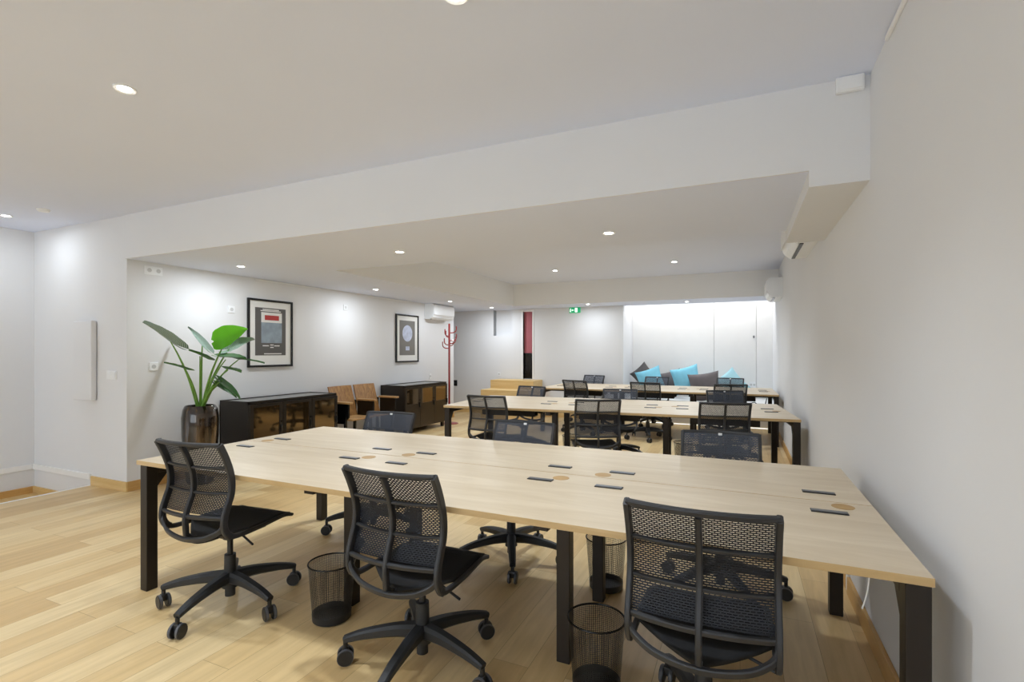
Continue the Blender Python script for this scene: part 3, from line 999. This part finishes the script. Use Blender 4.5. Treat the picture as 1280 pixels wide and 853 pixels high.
# ------------------------------------------------------------------ potted plant
PX, PYY, PZ = -5.055, 3.385, .80
pl = thing('planter', 'tall glossy dark bronze planter on the floor left of the near cabinet', 'planter', (PX, PYY, 0))
MB().lathe([(.0005, 0), (.105, 0), (.125, .02), (.15, .25), (.165, .5), (.168, .68), (.155, .76), (.142, .79), (.136, .80), (.126, .795), (.126, .74), (.0005, .735)], n=44).build('pot', M['glaze'], pl, True)
MB().lathe([(.0005, .772), (.06, .770), (.126, .760)], n=28).build('soil', M['soil'], pl, True)
pt = thing('potted_plant', 'green plant with big arrow-shaped leaves on long stalks growing from the dark planter', 'plant', (PX, PYY, .772))
RT = Vector((CS, SN, 0)); FW = Vector((-SN, CS, 0)); UP = Vector((0, 0, 1))
def leaf(attach, tip, heel, width, normal, mat, curl=.25, notch=1.):
    """blade from heel lobes past the stalk attachment to the tip"""
    A, T, H = [Vector(x) - pt.location for x in (attach, tip, heel)]
    ax = T - H
    L = ax.length
    ax.normalize()
    n = Vector(normal); n = (n - ax * n.dot(ax)).normalized()
    sd = ax.cross(n)
    g = MB()
    def fn(i, j):
        s = j
        w = width * .5 * (math.sin(PI * min(1, s ** .62)) ** .75) * (1 - .15 * s)
        t = 2 * i - 1
        lobe = notch * (-.20 * L * (abs(t) ** 1.3) * max(0, 1 - s * 3.2) + .10 * L * (1 - abs(t)) * max(0, 1 - s * 6))
        x = t * (w + .35 * width * max(0, .22 - s))
        p = H + ax * (L * s + lobe) + sd * x + n * (curl * abs(t) ** 1.5 * width * .45 - .10 * L * (s - .35) ** 2 + .012 * width * math.sin(s * 22) * abs(t))
        return p
    g.grid(fn, 10, 16)
    g.build('leaf', mat, pt, 'all')
def stalk(attach, r0=.016, bend=(0, 0, 0)):
    A = Vector(attach) - pt.location
    s = Vector((A.x * .08, A.y * .08, .004))
    mid1 = s.lerp(A, .35) + Vector((0, 0, .10 * A.length)) + Vector(bend)
    mid2 = s.lerp(A, .72) + Vector((0, 0, .07 * A.length)) + Vector(bend) * .6
    MB().tube(catmull([s, mid1, mid2, A], 6), r0, 8, .0045).build('stalk', M['stem'], pt, 'all')
def V(r, u, f):
    return RT * r + UP * u + FW * f
LV = [  # attach, tip, heel (u, v, depth), width, normal, material
    ((213, 427, 4.93), (179, 402, 4.80), (225, 434, 4.98), .15, V(-.15, .85, .5), 'leafg', .5),
    ((253, 429, 5.08), (235, 408, 5.22), (261, 438, 5.02), .085, V(.75, .35, -.55), 'leafg', .5),
    ((250, 445.5, 5.02), (236, 437, 4.80), (262, 450, 5.10), .10, V(.1, .9, .25), 'leaf', .4),
    ((231, 460.5, 4.925), (205, 453, 4.82), (237, 463, 4.95), .09, V(0., .9, .2), 'leaf', .35),
    ((279, 433, 5.00), (309, 411, 4.95), (266, 427, 5.02), .25, V(.25, .35, -.9), 'leafb', .10),
    ((286, 437, 5.12), (318, 424, 5.18), (282, 438, 5.14), .17, V(.25, .55, -.5), 'leafg', .45),
    ((282, 450, 5.0), (308, 448, 4.9), (273, 446, 5.05), .13, V(0, .85, -.25), 'leaf', .4),
    ((298, 450, 4.95), (331, 453, 4.85), (296, 449, 4.98), .08, V(.05, .9, .1), 'leaf', .4),
    ((285, 463, 4.9), (302, 465, 4.8), (281, 461, 4.95), .11, V(-.1, .8, .2), 'leaf', .5),
    ((278, 476, 4.9), (301, 498, 4.72), (273, 474, 4.95), .105, V(.55, .7, -.25), 'leaf', .3),
    ((274, 481, 5.0), (296, 497, 4.95), (270, 480, 5.02), .08, V(.4, .75, -.3), 'leaf', .4),
]
for at_, ti, he, w, nn, mt, cu in LV:
    leaf(at(*at_), at(*ti), at(*he), w, nn, M[mt], cu, .15 if mt == 'leafb' else 1.)
    stalk(at(*at_), .011 if mt == 'leaf' else .015)

# ------------------------------------------------------------------ cushions along the alcove bench
def cushion(label, u, v, d, size, roll, mat, lean=14, yawd=0):
    c = at_y(u, v, d)
    g = MB()
    n = 16
    def sh(x, y):
        ex = 1 - .10 * (1 - y * y) ** 1. * abs(x) ** 3
        ey = 1 - .10 * (1 - x * x) ** 1. * abs(y) ** 3
        h = ((1 - x ** 4) * (1 - y ** 4)) ** .55
        h *= .8 + .2 * math.cos(2.2 * x + 1.3 * y)
        return x * ex * size / 2, y * ey * size / 2, h * .085 + .004
    for sgn in (1, -1):
        g.grid(lambda i, j: (lambda q: (q[0], -sgn * q[2], q[1]))(sh(2 * i - 1, 2 * j - 1)), n, n)
    o = g.build('cushion', mat, smooth='all')
    o.location = c
    o.rotation_euler = (Matrix.Rotation(math.radians(yawd), 4, 'Z') @ Matrix.Rotation(math.radians(-lean), 4, 'X') @ Matrix.Rotation(math.radians(-roll), 4, 'Y')).to_euler()
    md = o.modifiers.new('weld', 'WELD'); md.merge_threshold = .003
    return tag(o, label, 'cushion', 'cushions on the alcove bench')
cushion('dark charcoal cushion standing on its corner at the left end of the alcove', 804, 469, 10.42, .39, 42, M['greyd'], 8)
cushion('turquoise cushion leaning against the dark cushion at the left end', 813, 476, 10.10, .49, 19, M['turq'], 12)
cushion('charcoal cushion between the two full turquoise cushions', 839, 478, 10.42, .46, 16, M['greyc'], 12)
cushion('largest turquoise cushion in the middle of the cushion row', 858, 475, 10.16, .52, 15, M['turq'], 13)
cushion('brownish charcoal cushion right of the largest turquoise cushion', 881, 484, 9.95, .55, 9, M['greyc'], 14)
cushion('pale turquoise cushion standing on its corner at the right end, behind a chair back', 913, 482, 10.38, .50, 40, M['turql'], 8)

# ------------------------------------------------------------------ world, camera, render look
w = bpy.data.worlds.new('fill_daylight')
SC.world = w
w.use_nodes = True
bg = w.node_tree.nodes['Background']
bg.inputs['Color'].default_value = (.82, .913, 1., 1)
bg.inputs['Strength'].default_value = 3.7  # sky light serving as fill through the added rear window

cam = bpy.data.cameras.new('camera')
cam.sensor_width = 36
cam.lens = F_PX / 1280 * 36
cam.shift_x = 0
cam.shift_y = (HORIZON - 426.5) / 1280
cam.clip_start = .02
co = bpy.data.objects.new('camera', cam)
COL.objects.link(co)
co.location = (0, 0, CAM_H)
co.rotation_euler = (PI / 2, 0, YAW)
SC.camera = co
SC.view_settings.view_transform = 'Standard'
SC.view_settings.look = 'None'
SC.view_settings.exposure = .12
SC.view_settings.gamma = 1.
cy = SC.cycles
cy.use_denoising = True
cy.max_bounces = 10
cy.diffuse_bounces = 6
cy.glossy_bounces = 4
cy.transparent_max_bounces = 24
cy.sample_clamp_indirect = 6.
